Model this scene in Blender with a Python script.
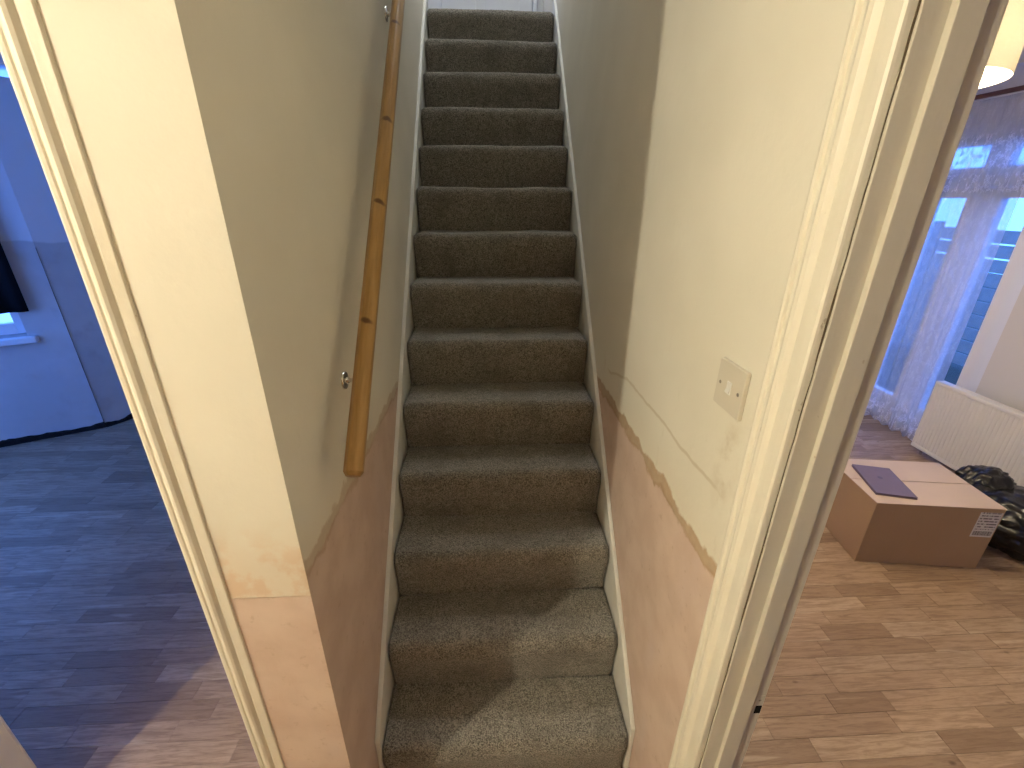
import bpy, bmesh, math, random
import numpy as np
from mathutils import Matrix, Vector

# ------------------------------------------------------------------ camera, world, exposure
scene = bpy.context.scene
for o in list(bpy.data.objects):
    bpy.data.objects.remove(o)
COL = scene.collection
CAM_R = Vector((0.99864606, -0.05165449, 0.00615247))
CAM_U = Vector((0.01427275, 0.38581115, 0.92246737))
CAM_F = Vector((0.05002327, 0.92113059, -0.38602604))
CAM_C = Vector((0.0, 0.0, 1.7055))
FPX = 442.49
cd = bpy.data.cameras.new('camera'); cam = bpy.data.objects.new('camera', cd); COL.objects.link(cam)
cd.sensor_width = 36.0; cd.lens = FPX * 36.0 / 1024.0; cd.clip_start = 0.02
cam.matrix_world = Matrix(((CAM_R.x, CAM_U.x, -CAM_F.x, CAM_C.x), (CAM_R.y, CAM_U.y, -CAM_F.y, CAM_C.y),
                           (CAM_R.z, CAM_U.z, -CAM_F.z, CAM_C.z), (0, 0, 0, 1)))
scene.camera = cam
scene.view_settings.view_transform = 'Standard'
try: scene.view_settings.look = 'None'
except Exception: pass
scene.view_settings.gamma = 1.0
scene.view_settings.use_curve_mapping = False
scene.view_settings.exposure = 0.9

SKY = (0.10, 0.27, 1.0); SKY_STRENGTH = 2.9          # blue dusk sky, even all round
HALL_BULB = (1.0, 0.93, 0.70); HALL_STRENGTH = 930.0   # warm bulb in the hall
STAIR_FILL = (0.92, 0.97, 1.0); STAIR_FILL_STRENGTH = 42.0  # fill for the stairwell from an added lamp
ROOM_BULB = (1.0, 0.83, 0.58); ROOM_STRENGTH = 600.0  # warm bulb in the drum shade
w = bpy.data.worlds.new('dusk'); scene.world = w; w.use_nodes = True
bg = w.node_tree.nodes['Background']; bg.inputs[0].default_value = (*SKY, 1); bg.inputs[1].default_value = SKY_STRENGTH
def portal(loc, rot, sx, sy):
    l = bpy.data.lights.new('window_portal', 'AREA'); l.shape = 'RECTANGLE'; l.size = sx; l.size_y = sy
    l.cycles.is_portal = True
    o = bpy.data.objects.new('window_portal', l); o.location = loc; o.rotation_euler = rot; COL.objects.link(o)

# ------------------------------------------------------------------ node helpers
class NT:
    def __init__(s, name):
        s.m = bpy.data.materials.new(name); s.m.use_nodes = True
        s.t = s.m.node_tree; s.t.nodes.clear()
        s.out = s.t.nodes.new('ShaderNodeOutputMaterial')
    def n(s, typ, **kw):
        nd = s.t.nodes.new(typ)
        for k, v in kw.items(): setattr(nd, k, v)
        return nd
    def set(s, sock, v):
        if isinstance(v, bpy.types.NodeSocket): s.t.links.new(v, sock)
        elif v is not None:
            if sock.type == 'RGBA' and len(v) == 3: v = (*v, 1)
            sock.default_value = v
    def math(s, op, a, b=None, c=None, clamp=False):
        nd = s.n('ShaderNodeMath', operation=op, use_clamp=clamp)
        for i, v in enumerate((a, b, c)):
            if v is not None: s.set(nd.inputs[i], v)
        return nd.outputs[0]
    def add(s, a, b): return s.math('ADD', a, b)
    def sub(s, a, b): return s.math('SUBTRACT', a, b)
    def mul(s, a, b): return s.math('MULTIPLY', a, b)
    def step(s, x, lo, hi):                      # smooth 0..1 between lo and hi
        nd = s.n('ShaderNodeMapRange', interpolation_type='SMOOTHSTEP')
        s.set(nd.inputs[0], x); s.set(nd.inputs[1], lo); s.set(nd.inputs[2], hi)
        return nd.outputs[0]
    def band(s, x, c, w_, soft):                 # 1 inside |x-c|<w_
        d = s.math('ABSOLUTE', s.sub(x, c))
        return s.math('SUBTRACT', 1.0, s.step(d, w_, s.add(w_, soft) if isinstance(w_, bpy.types.NodeSocket) else w_ + soft))
    def pos(s): return s.n('ShaderNodeNewGeometry').outputs['Position']
    def obj(s): return s.n('ShaderNodeTexCoord').outputs['Object']
    def xyz(s, v):
        nd = s.n('ShaderNodeSeparateXYZ'); s.set(nd.inputs[0], v); return nd.outputs
    def comb(s, x, y, z):
        nd = s.n('ShaderNodeCombineXYZ')
        for i, v in enumerate((x, y, z)): s.set(nd.inputs[i], v)
        return nd.outputs[0]
    def vscale(s, v, sc):
        nd = s.n('ShaderNodeVectorMath', operation='MULTIPLY'); s.set(nd.inputs[0], v); nd.inputs[1].default_value = sc; return nd.outputs[0]
    def vadd(s, a, b):
        nd = s.n('ShaderNodeVectorMath', operation='ADD'); s.set(nd.inputs[0], a); s.set(nd.inputs[1], b); return nd.outputs[0]
    def noise(s, v, scale, detail=3, rough=0.55, dist=0.0):
        nd = s.n('ShaderNodeTexNoise'); s.set(nd.inputs['Vector'], v)
        nd.inputs['Scale'].default_value = scale; nd.inputs['Detail'].default_value = detail
        nd.inputs['Roughness'].default_value = rough; nd.inputs['Distortion'].default_value = dist
        return nd.outputs['Fac']
    def voro(s, v, scale, feature='F1'):
        nd = s.n('ShaderNodeTexVoronoi', feature=feature); s.set(nd.inputs['Vector'], v); nd.inputs['Scale'].default_value = scale
        return nd.outputs['Distance']
    def mix(s, f, a, b):
        nd = s.n('ShaderNodeMix', data_type='RGBA'); s.set(nd.inputs[0], f); s.set(nd.inputs[6], a); s.set(nd.inputs[7], b)
        return nd.outputs[2]
    def bump(s, h, strength=0.3, dist=0.002):
        nd = s.n('ShaderNodeBump'); nd.inputs['Strength'].default_value = strength; nd.inputs['Distance'].default_value = dist
        s.set(nd.inputs['Height'], h); return nd.outputs[0]
    def bsdf(s, color, rough=0.6, normal=None, metal=0.0, spec=0.5, **kw):
        nd = s.n('ShaderNodeBsdfPrincipled')
        s.set(nd.inputs['Base Color'], color); s.set(nd.inputs['Roughness'], rough); s.set(nd.inputs['Metallic'], metal)
        s.set(nd.inputs['Specular IOR Level'], spec)
        if normal is not None: s.set(nd.inputs['Normal'], normal)
        for k, v in kw.items(): s.set(nd.inputs[k], v)
        return nd.outputs[0]
    def done(s, shader):
        s.t.links.new(shader, s.out.inputs[0]); return s.m

def simple(name, col, rough=0.6, metal=0.0, var=0.06, scale=12, bump=0.0, bscale=200, spec=0.5):
    t = NT(name); P = t.pos()
    n_ = t.noise(P, scale, 3)
    c = t.mix(n_, tuple(x * (1 - var) for x in col), tuple(min(1, x * (1 + var)) for x in col))
    nm = t.bump(t.noise(P, bscale, 2), bump, 0.001) if bump else None
    return t.done(t.bsdf(c, rough, nm, metal, spec))

# ------------------------------------------------------------------ materials
M = {}
def make_hall_wall():
    t = NT('hall_wall_paint'); P = t.pos(); x, y, z = t.xyz(P)
    big = t.noise(P, 2.2, 3); mid = t.noise(P, 9, 4); fine = t.noise(P, 45, 3)
    paint = t.mix(t.step(big, .35, .7), (0.78, 0.74, 0.64), (0.84, 0.80, 0.70))
    # scuffs on the paint
    sc = t.step(t.noise(t.vscale(P, (1, 1, .35)), 16, 5, .65), .60, .76)
    low = t.sub(1.0, t.step(z, 1.05, 1.55))
    paint = t.mix(t.mul(t.mul(sc, low), .5), paint, (0.52, 0.44, 0.33))
    # plaster below about one metre
    pl = t.mix(t.step(mid, .3, .7), (0.63, 0.475, 0.395), (0.71, 0.56, 0.475))
    pl = t.mix(t.step(t.noise(t.vscale(P, (1, 1, .4)), 4.5, 4), .5, .75), pl, (0.66, 0.52, 0.47))
    pl = t.mix(t.mul(t.step(fine, .62, .72), .35), pl, (0.48, 0.33, 0.23))
    wob = t.mul(t.sub(t.noise(P, 13, 4, .6), .5), .07)
    zw = t.add(z, wob)
    isR = t.math('GREATER_THAN', x, 0.0)
    strip = t.math('LESS_THAN', y, 0.657); strip = t.mul(strip, t.sub(1.0, isR))
    edge = t.sub(1.035, t.mul(strip, .045))
    m_low = t.sub(1.0, t.step(zw, t.sub(edge, .007), t.add(edge, .007)))
    # the front return has a crisp cut line
    crisp = t.sub(1.0, t.step(t.add(z, t.mul(wob, .12)), .987, .992))
    nd = t.n('ShaderNodeMix', data_type='FLOAT'); t.set(nd.inputs[0], strip); t.set(nd.inputs[2], m_low); t.set(nd.inputs[3], crisp); m_low = nd.outputs[0]
    # dirty band just above the cut
    up = t.sub(1.0, t.step(zw, 1.04, t.add(1.19, t.mul(t.sub(big, .5), .06))))
    dirty = t.mix(mid, (0.76, 0.68, 0.53), (0.80, 0.74, 0.61))
    blot = t.mul(up, t.add(.35, t.mul(t.step(t.noise(P, 22, 4), .42, .6), t.mul(strip, .65))))
    col = t.mix(blot, paint, t.mix(strip, dirty, (0.72, 0.56, 0.42)))
    col = t.mix(m_low, col, pl)
    # brown tide mark along the cut
    wd = t.mul(t.step(t.noise(P, 7, 3), .28, .62), .017)
    tide = t.mul(t.band(zw, 1.043, wd, .012), t.sub(1.0, strip))
    tide = t.mul(tide, t.add(.55, t.mul(isR, .4)))
    col = t.mix(t.mul(tide, .8), col, t.mix(fine, (0.34, 0.20, 0.10), (0.54, 0.36, 0.20)))
    # thin upper contour, right wall only
    zc = t.add(z, t.add(t.mul(t.sub(t.noise(P, 5, 3), .5), .05), t.mul(t.step(y, 1.2, 1.5), .06)))
    thin = t.mul(t.band(zc, 1.195, .0018, .005), t.mul(isR, t.mul(t.step(y, .64, .72), t.sub(1.0, t.step(y, 1.44, 1.5)))))
    col = t.mix(t.mul(thin, .42), col, (0.46, 0.36, 0.22))
    # hand marks under the switch
    dx = t.sub(y, .665); dz = t.sub(z, 1.26)
    rr = t.math('SQRT', t.add(t.mul(dx, dx), t.mul(t.mul(dz, dz), .12)))
    hand = t.mul(t.mul(t.sub(1.0, t.step(rr, .005, .05)), isR), t.step(t.noise(P, 25, 4), .4, .7))
    col = t.mix(t.mul(hand, .5), col, (0.50, 0.40, 0.27))
    h = t.add(t.mul(t.noise(P, 30, 4), .6), t.add(t.mul(fine, .35), t.mul(m_low, -.8)))
    return t.done(t.bsdf(col, .62, t.bump(h, .35, .004), spec=.3))
M['hall'] = make_hall_wall()

def make_plaster():
    t = NT('bare_plaster'); P = t.pos(); x, y, z = t.xyz(P)
    a = t.noise(P, 1.6, 4, .6); b = t.noise(P, 7, 4)
    c = t.mix(t.step(a, .35, .65), (0.56, 0.55, 0.56), (0.66, 0.65, 0.65))
    c = t.mix(t.mul(t.step(b, .55, .75), .5), c, (0.50, 0.46, 0.45))
    zz = t.add(z, t.mul(t.sub(t.noise(P, 3, 2), .5), .16))
    c = t.mix(t.step(zz, 1.41, 1.43), c, (0.78, 0.78, 0.80))       # paint starts above the new plaster
    return t.done(t.bsdf(c, .8, t.bump(t.add(a, t.mul(b, .5)), .3, .006), spec=.2))
M['plaster'] = make_plaster()
M['room_wall'] = simple('room_wall_paint', (0.72, 0.69, 0.64), .7, var=.04, scale=3, bump=.1, bscale=60)
M['ceiling'] = simple('ceiling_paint', (0.80, 0.79, 0.76), .8, var=.03, scale=3)

M['bounce_cut'] = simple('bounce_cut_brown', (0.22, 0.14, 0.08), .5, var=.15, scale=5)  # dark brown that keeps the unseen back wall from bouncing light
def make_gloss(name, a, b, chips=.5):
    t = NT(name); P = t.pos()
    n1 = t.noise(P, 7, 3)
    c = t.mix(n1, a, b)
    ch = t.step(t.noise(t.vscale(P, (1, 1, .6)), 60, 3, .6), .735, .75)
    c = t.mix(t.mul(ch, chips), c, (0.36, 0.27, 0.17))
    ye = t.step(t.noise(t.vscale(P, (1, 1, .25)), 11, 4), .5, .8)
    c = t.mix(t.mul(ye, .35), c, (0.74, 0.64, 0.46))
    h = t.add(t.add(t.noise(t.vscale(P, (1, 1, .3)), 40, 4), t.mul(t.noise(P, 26, 3), 1.2)), t.mul(ch, -1.2))
    return t.done(t.bsdf(c, .42, t.bump(h, .3, .0025), spec=.45))
M['gloss'] = make_gloss('old_cream_gloss', (0.80, 0.75, 0.64), (0.86, 0.82, 0.72))
M['jamb'] = make_gloss('old_shaded_cream_gloss', (0.58, 0.54, 0.46), (0.66, 0.62, 0.54))  # cream gloss toned down, shade on the jamb put into its colour
M['string'] = make_gloss('stringer_gloss', (0.78, 0.77, 0.72), (0.84, 0.83, 0.79), .35)
M['white'] = simple('white_plastic', (0.80, 0.79, 0.76), .35, var=.02, scale=20)
M['upvc'] = simple('window_frame_white', (0.80, 0.82, 0.86), .35, var=.02)
M['dark'] = simple('dark_gap', (0.012, 0.011, 0.010), .95, var=.3, scale=40, spec=.1)
M['crack'] = simple('crack_line_brown', (0.11, 0.08, 0.05), .9, var=.3, scale=40, spec=.1)
M['chrome'] = simple('chrome', (0.72, 0.70, 0.67), .18, 1.0, var=.03)
M['steel'] = simple('dull_steel', (0.34, 0.31, 0.27), .4, 1.0, var=.1)

def make_carpet():
    t = NT('grey_brown_carpet'); P = t.pos()
    pile = t.noise(P, 230, 2, .7); tuft = t.voro(P, 210); mid = t.noise(P, 60, 3, .6); big = t.noise(P, 7, 3)
    c = t.mix(t.step(pile, .34, .68), (0.095, 0.087, 0.074), (0.41, 0.38, 0.328))
    c = t.mix(t.mul(t.step(mid, .45, .72), .40), c, (0.44, 0.405, 0.345))
    c = t.mix(t.mul(t.step(big, .45, .7), .40), c, (0.12, 0.11, 0.092))
    h = t.add(t.mul(pile, .8), t.add(t.mul(tuft, -.6), t.mul(mid, .6)))
    return t.done(t.bsdf(c, .95, t.bump(h, .9, .006), spec=.08, **{'Sheen Weight': .25, 'Sheen Roughness': .5}))
M['carpet'] = make_carpet()

def make_floor():
    t = NT('oak_block'); P = t.pos()
    oi = t.n('ShaderNodeObjectInfo').outputs['Random']; isl = t.n('ShaderNodeNewGeometry').outputs['Random Per Island']
    r = t.math('FRACT', t.add(t.mul(oi, 7.13), t.mul(isl, 3.7)))
    r2 = t.math('FRACT', t.mul(r, 17.31))
    off = t.comb(t.mul(r, 31.0), t.mul(r2, 23.0), 0.0)
    Q = t.vadd(t.vscale(P, (1.4, 15, 1)), off)
    g = t.noise(Q, 5.0, 5, .62, .7); f = t.noise(t.vadd(t.vscale(P, (5, 95, 1)), off), 6, 3)
    c = t.mix(r, (0.29, 0.192, 0.122), (0.48, 0.34, 0.23))
    c = t.mix(t.mul(t.math('GREATER_THAN', r2, .84), .45), c, (0.54, 0.41, 0.29))
    c = t.mix(t.mul(t.step(g, .40, .66), .62), c, (0.20, 0.122, 0.074))
    c = t.mix(t.mul(t.step(t.noise(t.vadd(t.vscale(P, (.9, 9, 1)), off), 2.2, 3), .62, .68), .5), c, (0.58, 0.45, 0.32))
    c = t.mix(t.mul(t.step(f, .50, .72), .42), c, (0.16, 0.085, 0.045))
    kn = t.step(t.voro(t.vadd(t.vscale(P, (3.2, 6, 1)), off), 1.0), .015, .06)
    c = t.mix(t.mul(t.sub(1.0, kn), .8), c, (0.09, 0.045, 0.022))
    rough = t.add(.34, t.mul(g, .2))
    return t.done(t.bsdf(c, rough, t.bump(t.add(g, f), .12, .001), spec=.4))
M['oak'] = make_floor()

def make_pine():
    t = NT('varnished_pine'); O = t.obj(); x, y, z = t.xyz(O)
    g = t.noise(t.vscale(O, (2.0, 22, 22)), 3, 4, .6, .6)
    c = t.mix(t.step(g, .3, .7), (0.37, 0.205, 0.062), (0.48, 0.285, 0.098))
    for s_, w_ in ((.345, .012), (.70, .012), (1.00, .012), (1.43, .012), (2.1, .012)):
        wob = t.mul(t.sub(t.noise(O, 40, 2), .5), .016)
        d = t.math('ABSOLUTE', t.sub(t.add(x, t.add(wob, t.mul(y, .25))), s_))
        dy = t.mul(t.sub(y, .001 if s_ in (.345, 1.43) else .005), .62)
        k = t.sub(1.0, t.step(t.math('SQRT', t.add(t.mul(d, d), t.mul(dy, dy))), w_ * .35, w_))
        c = t.mix(t.mul(k, .88), c, (0.10, 0.035, 0.012))
    return t.done(t.bsdf(c, .32, t.bump(g, .08, .001), spec=.5))
M['pine'] = make_pine()

def make_card():
    t = NT('brown_cardboard'); P = t.obj()
    n_ = t.noise(P, 4, 4); f = t.noise(t.vscale(P, (140, 8, 8)), 1, 2)
    c = t.mix(n_, (0.41, 0.285, 0.170), (0.48, 0.34, 0.21))
    c = t.mix(t.mul(f, .18), c, (0.34, 0.21, 0.12))
    return t.done(t.bsdf(c, .75, t.bump(f, .08, .001), spec=.25))
M['card'] = make_card()
M['kraft_pale'] = simple('pale_card_top', (0.62, 0.49, 0.41), .55, var=.06, scale=6)
M['tape'] = simple('parcel_tape', (0.33, 0.22, 0.14), .3, var=.05)
M['mauve'] = simple('mauve_cover', (0.17, 0.125, 0.165), .45, var=.08, scale=20)
M['mauve_dark'] = simple('mauve_mark', (0.09, 0.07, 0.12), .4)

def make_label():
    t = NT('printed_label'); P = t.obj(); x, y, z = t.xyz(P)
    # x: 0..1 across, z: 0..1 up
    lines = t.mul(t.math('GREATER_THAN', t.math('FRACT', t.mul(z, 9.0)), .55), t.math('GREATER_THAN', t.noise(t.comb(t.mul(x, 16.0), 0.0, t.mul(t.math('FLOOR', t.mul(z, 9.0)), 3.1)), 1.0, 1), .46))
    lines = t.mul(lines, t.math('GREATER_THAN', z, .30))
    bar = t.mul(t.math('LESS_THAN', z, .24), t.math('GREATER_THAN', t.noise(t.comb(t.mul(x, 40.0), 0.0, 0.0), 1.0, 1), .47))
    bar = t.mul(bar, t.math('GREATER_THAN', z, .06))
    ink = t.mul(t.math('MAXIMUM', lines, bar), t.mul(t.math('GREATER_THAN', x, .06), t.math('LESS_THAN', x, .94)))
    return t.done(t.bsdf(t.mix(ink, (0.72, 0.70, 0.68), (0.16, 0.14, 0.14)), .5))
M['label'] = make_label()

def make_bag():
    t = NT('black_polythene'); P = t.obj()
    h = t.add(t.noise(P, 16, 5, .6, 1.0), t.mul(t.noise(P, 55, 3, .6, .6), .4))
    return t.done(t.bsdf((0.006, 0.006, 0.007), .22, t.bump(h, .5, .008), spec=.5))
M['bag'] = make_bag()
M['blackcloth'] = simple('black_cloth', (0.008, 0.008, 0.010), .95, var=.2, scale=30, spec=.1)
M['polewood'] = simple('dark_red_wood', (0.16, 0.055, 0.025), .35, var=.2, scale=30)
M['grime'] = simple('grimy_mortar', (0.022, 0.019, 0.018), .95, var=.4, scale=60, bump=.5, spec=.1)
M['radiator'] = simple('radiator_enamel', (0.80, 0.77, 0.70), .38, var=.02, scale=4)
M['fence'] = simple('fence_timber', (0.26, 0.23, 0.19), .8, var=.3, scale=9)
M['grass'] = simple('garden_ground', (0.05, 0.06, 0.04), .9, var=.3, scale=6)
M['flex'] = simple('white_flex', (0.75, 0.74, 0.72), .4)

def make_glass():
    t = NT('window_glass')
    tr = t.n('ShaderNodeBsdfTransparent'); tr.inputs[0].default_value = (0.93, 0.96, 0.97, 1)
    gl = t.n('ShaderNodeBsdfGlossy'); gl.inputs['Roughness'].default_value = 0.02
    lw_ = t.n('ShaderNodeLayerWeight'); lw_.inputs[0].default_value = .5
    fr = t.add(.03, t.mul(t.math('POWER', lw_.outputs['Facing'], 5.0), .6))
    mx = t.n('ShaderNodeMixShader'); t.t.links.new(fr, mx.inputs[0]); t.t.links.new(tr.outputs[0], mx.inputs[1]); t.t.links.new(gl.outputs[0], mx.inputs[2])
    return t.done(mx.outputs[0])
M['glass'] = make_glass()

def make_net():
    t = NT('lace_net'); P = t.pos(); x, y, z = t.xyz(P)
    Q = t.comb(0.0, y, z)
    lace = t.voro(Q, 60, 'DISTANCE_TO_EDGE'); bigp = t.noise(t.vscale(Q, (1, 1.6, .7)), 22, 3, .6, .6)
    flower = t.step(bigp, .47, .56)
    # plain net with patterned bands: at the top, at head height and along the hem
    bands = t.math('MAXIMUM', t.band(z, 1.82, .045, .02), t.math('MAXIMUM', t.band(z, 2.0, .08, .04), t.sub(1.0, t.step(z, .10, .32))))
    thread = t.sub(1.0, t.step(lace, .04, .12))
    opac = t.add(.46, t.mul(t.mul(flower, t.add(.4, t.mul(thread, .6))), t.add(.08, t.mul(bands, .42))))
    opac = t.math('MINIMUM', opac, .95)
    tr = t.n('ShaderNodeBsdfTransparent')
    tl = t.n('ShaderNodeBsdfTranslucent'); tl.inputs[0].default_value = (0.82, 0.82, 0.84, 1)
    df = t.n('ShaderNodeBsdfDiffuse'); df.inputs[0].default_value = (0.80, 0.80, 0.82, 1)
    a = t.n('ShaderNodeMixShader'); a.inputs[0].default_value = .12
    t.t.links.new(tl.outputs[0], a.inputs[1]); t.t.links.new(df.outputs[0], a.inputs[2])
    b = t.n('ShaderNodeMixShader'); t.t.links.new(opac, b.inputs[0]); t.t.links.new(tr.outputs[0], b.inputs[1]); t.t.links.new(a.outputs[0], b.inputs[2])
    return t.done(b.outputs[0])
M['net'] = make_net()

def make_shade():
    t = NT('cream_shade_fabric'); P = t.obj()
    f = t.noise(t.vscale(P, (60, 60, 200)), 1, 2)
    c = t.mix(f, (0.84, 0.80, 0.70), (0.88, 0.85, 0.76))
    tl = t.n('ShaderNodeBsdfTranslucent'); t.set(tl.inputs[0], c)
    df = t.n('ShaderNodeBsdfDiffuse'); t.set(df.inputs[0], c)
    a = t.n('ShaderNodeMixShader'); a.inputs[0].default_value = .78
    t.t.links.new(tl.outputs[0], a.inputs[1]); t.t.links.new(df.outputs[0], a.inputs[2])
    return t.done(a.outputs[0])
M['shade'] = make_shade()
def make_emit(name, col, st):
    t = NT(name); e = t.n('ShaderNodeEmission'); e.inputs[0].default_value = (*col, 1); e.inputs[1].default_value = st
    return t.done(e.outputs[0])
M['hall_bulb'] = make_emit('lit_hall_bulb', HALL_BULB, HALL_STRENGTH)
M['stair_fill'] = make_emit('stair_fill_glow', STAIR_FILL, STAIR_FILL_STRENGTH)
M['room_bulb'] = make_emit('lit_room_bulb', ROOM_BULB, ROOM_STRENGTH)

# ------------------------------------------------------------------ mesh helpers
def link(name, me, mat, parent=None, smooth=False):
    o = bpy.data.objects.new(name, me); COL.objects.link(o)
    if mat is not None and not me.materials: me.materials.append(mat)
    if parent is not None: o.parent = parent
    if smooth:
        for p in me.polygons: p.use_smooth = True
    return o
def frompy(name, v, f, mat, parent=None, smooth=False):
    me = bpy.data.meshes.new(name); me.from_pydata([tuple(map(float, q)) for q in v], [], f); me.update()
    bm = bmesh.new(); bm.from_mesh(me); bmesh.ops.recalc_face_normals(bm, faces=bm.faces); bm.to_mesh(me); bm.free()
    return link(name, me, mat, parent, smooth)
class MB:
    def __init__(s): s.bm = bmesh.new()
    def box(s, x0, x1, y0, y1, z0, z1, bevel=0.0, seg=2, mtx=None):
        b2 = bmesh.new()
        bmesh.ops.create_cube(b2, size=1.0)
        for v in b2.verts:
            v.co = Vector((x0 + (v.co.x + .5) * (x1 - x0), y0 + (v.co.y + .5) * (y1 - y0), z0 + (v.co.z + .5) * (z1 - z0)))
        if bevel: bmesh.ops.bevel(b2, geom=list(b2.edges), offset=bevel, segments=seg, affect='EDGES', profile=.5)
        if mtx is not None: bmesh.ops.transform(b2, matrix=mtx, verts=b2.verts)
        me = bpy.data.meshes.new('tmp'); b2.to_mesh(me); b2.free(); s.bm.from_mesh(me); bpy.data.meshes.remove(me)
        return s
    def tube(s, pts, rad, seg=16, caps=True, prof=None):
        pts = [Vector(p) for p in pts]; rings = []
        rads = rad if isinstance(rad, (list, tuple)) else [rad] * len(pts)
        for i, p in enumerate(pts):
            d = (pts[min(i + 1, len(pts) - 1)] - pts[max(i - 1, 0)]).normalized()
            up = Vector((0, 0, 1)) if abs(d.z) < .95 else Vector((1, 0, 0))
            a = d.cross(up).normalized(); b = a.cross(d)
            rings.append([s.bm.verts.new(p + (a * math.cos(t) + b * math.sin(t)) * rads[i]) for t in [2 * math.pi * k / seg for k in range(seg)]])
        for i in range(len(rings) - 1):
            for k in range(seg):
                s.bm.faces.new((rings[i][k], rings[i][(k + 1) % seg], rings[i + 1][(k + 1) % seg], rings[i + 1][k]))
        if caps:
            s.bm.faces.new(rings[0]); s.bm.faces.new(rings[-1][::-1])
        return s
    def lathe(s, prof, seg=32, mtx=None, closed=False):
        start = len(s.bm.verts); rings = []
        for r, z in prof:
            rings.append([s.bm.verts.new((r * math.cos(2 * math.pi * k / seg), r * math.sin(2 * math.pi * k / seg), z)) for k in range(seg)])
        n = len(rings)
        for i in range(n if closed else n - 1):
            A, B = rings[i], rings[(i + 1) % n]
            for k in range(seg):
                s.bm.faces.new((A[k], A[(k + 1) % seg], B[(k + 1) % seg], B[k]))
        if not closed:
            s.bm.faces.new(rings[0][::-1]); s.bm.faces.new(rings[-1])
        s.bm.verts.ensure_lookup_table()
        if mtx is not None: bmesh.ops.transform(s.bm, matrix=mtx, verts=s.bm.verts[start:])
        return s
    def prism(s, poly, axis, a, b):           # poly of 2-D points extruded along axis ('x','y','z')
        def P(q, t):
            return {'x': (t, q[0], q[1]), 'y': (q[0], t, q[1]), 'z': (q[0], q[1], t)}[axis]
        A = [s.bm.verts.new(P(q, a)) for q in poly]; B = [s.bm.verts.new(P(q, b)) for q in poly]
        n = len(poly)
        for i in range(n): s.bm.faces.new((A[i], A[(i + 1) % n], B[(i + 1) % n], B[i]))
        s.bm.faces.new(A[::-1]); s.bm.faces.new(B)
        return s
    def build(s, name, mat, parent=None, smooth=False, origin=None):
        bmesh.ops.recalc_face_normals(s.bm, faces=s.bm.faces)
        if origin is not None: bmesh.ops.translate(s.bm, vec=-Vector(origin), verts=s.bm.verts)
        me = bpy.data.meshes.new(name); s.bm.to_mesh(me); s.bm.free()
        o = link(name, me, mat, parent, smooth)
        if smooth:
            try: me.set_sharp_from_angle(angle=math.radians(40))
            except Exception: pass
        if origin is not None: o.location = origin
        return o
def tag(o, label, cat, group=None, kind=None):
    o['label'] = label; o['category'] = cat
    if group: o['group'] = group
    if kind: o['kind'] = kind
    return o
def empty(name, loc=(0, 0, 0), rz=0.0):
    o = bpy.data.objects.new(name, None); COL.objects.link(o); o.location = loc; o.rotation_euler = (0, 0, rz); o.empty_display_size = .1
    return o
def vnoise(p, seed=0):                        # smooth value noise on (N,3)
    p = np.asarray(p, float); i = np.floor(p).astype(np.int64); f = p - i; f = f * f * (3 - 2 * f)
    def h(a):
        n = (a[:, 0] * 374761393 + a[:, 1] * 668265263 + a[:, 2] * 2147483647 + seed * 974634777) & 0xffffffff
        n = ((n ^ (n >> 13)) * 1274126177) & 0xffffffff
        return ((n ^ (n >> 16)) & 0xffff) / 65535.0
    out = 0
    for dx in (0, 1):
        for dy in (0, 1):
            for dz in (0, 1):
                wgt = (f[:, 0] if dx else 1 - f[:, 0]) * (f[:, 1] if dy else 1 - f[:, 1]) * (f[:, 2] if dz else 1 - f[:, 2])
                out = out + wgt * h(i + np.array([dx, dy, dz]))
    return out - .5

# wall along a line: origin, unit direction u, thickness to the LEFT of u, openings (u0,u1,z0,z1)
def wall(name, org, ang, length, thick, z0, z1, mat, openings=(), label='', bevel=0.0):
    mtx = Matrix.Translation((org[0], org[1], 0)) @ Matrix.Rotation(ang, 4, 'Z')
    mb = MB(); cur = 0.0
    for (a, b, c, d) in sorted(openings):
        if a > cur: mb.box(cur, a, 0, thick, z0, z1, bevel, 2, mtx)
        if c > z0: mb.box(a, b, 0, thick, z0, c, 0, 2, mtx)
        if d < z1: mb.box(a, b, 0, thick, d, z1, 0, 2, mtx)
        cur = b
    if cur < length: mb.box(cur, length, 0, thick, z0, z1, bevel, 2, mtx)
    o = mb.build(name, mat); tag(o, label, 'wall', kind='structure'); return o, mtx

PI = math.pi
XL, XR = -0.354, 0.427                  # plaster faces of the stair passage
Y0, G, RISE, XC, HW = 0.7958, 0.18758, 0.195, 0.0369, 0.3735
YF = 0.655                              # front return beside the left doorway
CEIL = 2.5; UP = 14 * RISE; TOP = 5.1
LY1 = 0.83                              # back of the front wall (left room side)
RX1 = 0.515                             # room side of the right wall

# ------------------------------------------------------------------ structure: hall and stair passage
wall('wall_stair_left', (XL, YF), PI / 2, 3.30 - YF, 0.10, -.06, TOP, M['hall'], label='cream painted wall left of the stairs with bare pink plaster below')
wall('wall_stair_right', (RX1, .545), PI / 2, 4.10 - .545, RX1 - XR, -.06, TOP, M['hall'], label='cream wall right of the stairs with brown tide mark above pink plaster')
wall('wall_front', (-.454, LY1), PI, 2.25 - .454, LY1 - YF, -.06, CEIL, M['hall'], [(.081, .917, -.07, 2.05)], label='wall around the left doorway facing the hall')
wall('wall_hall_right', (RX1, -1.3), PI / 2, 1.3 + .545, RX1 - XR, -.06, CEIL, M['hall'], [(1.3 - .30, 1.3 + .545, -.07, 2.05)], label='hall wall around the right doorway')
wall('wall_hall_left', (-2.25, -1.3), PI / 2, LY1 + 1.3, .1, -.06, CEIL, M['hall'], label='cream wall at the left of the hall')
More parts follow.
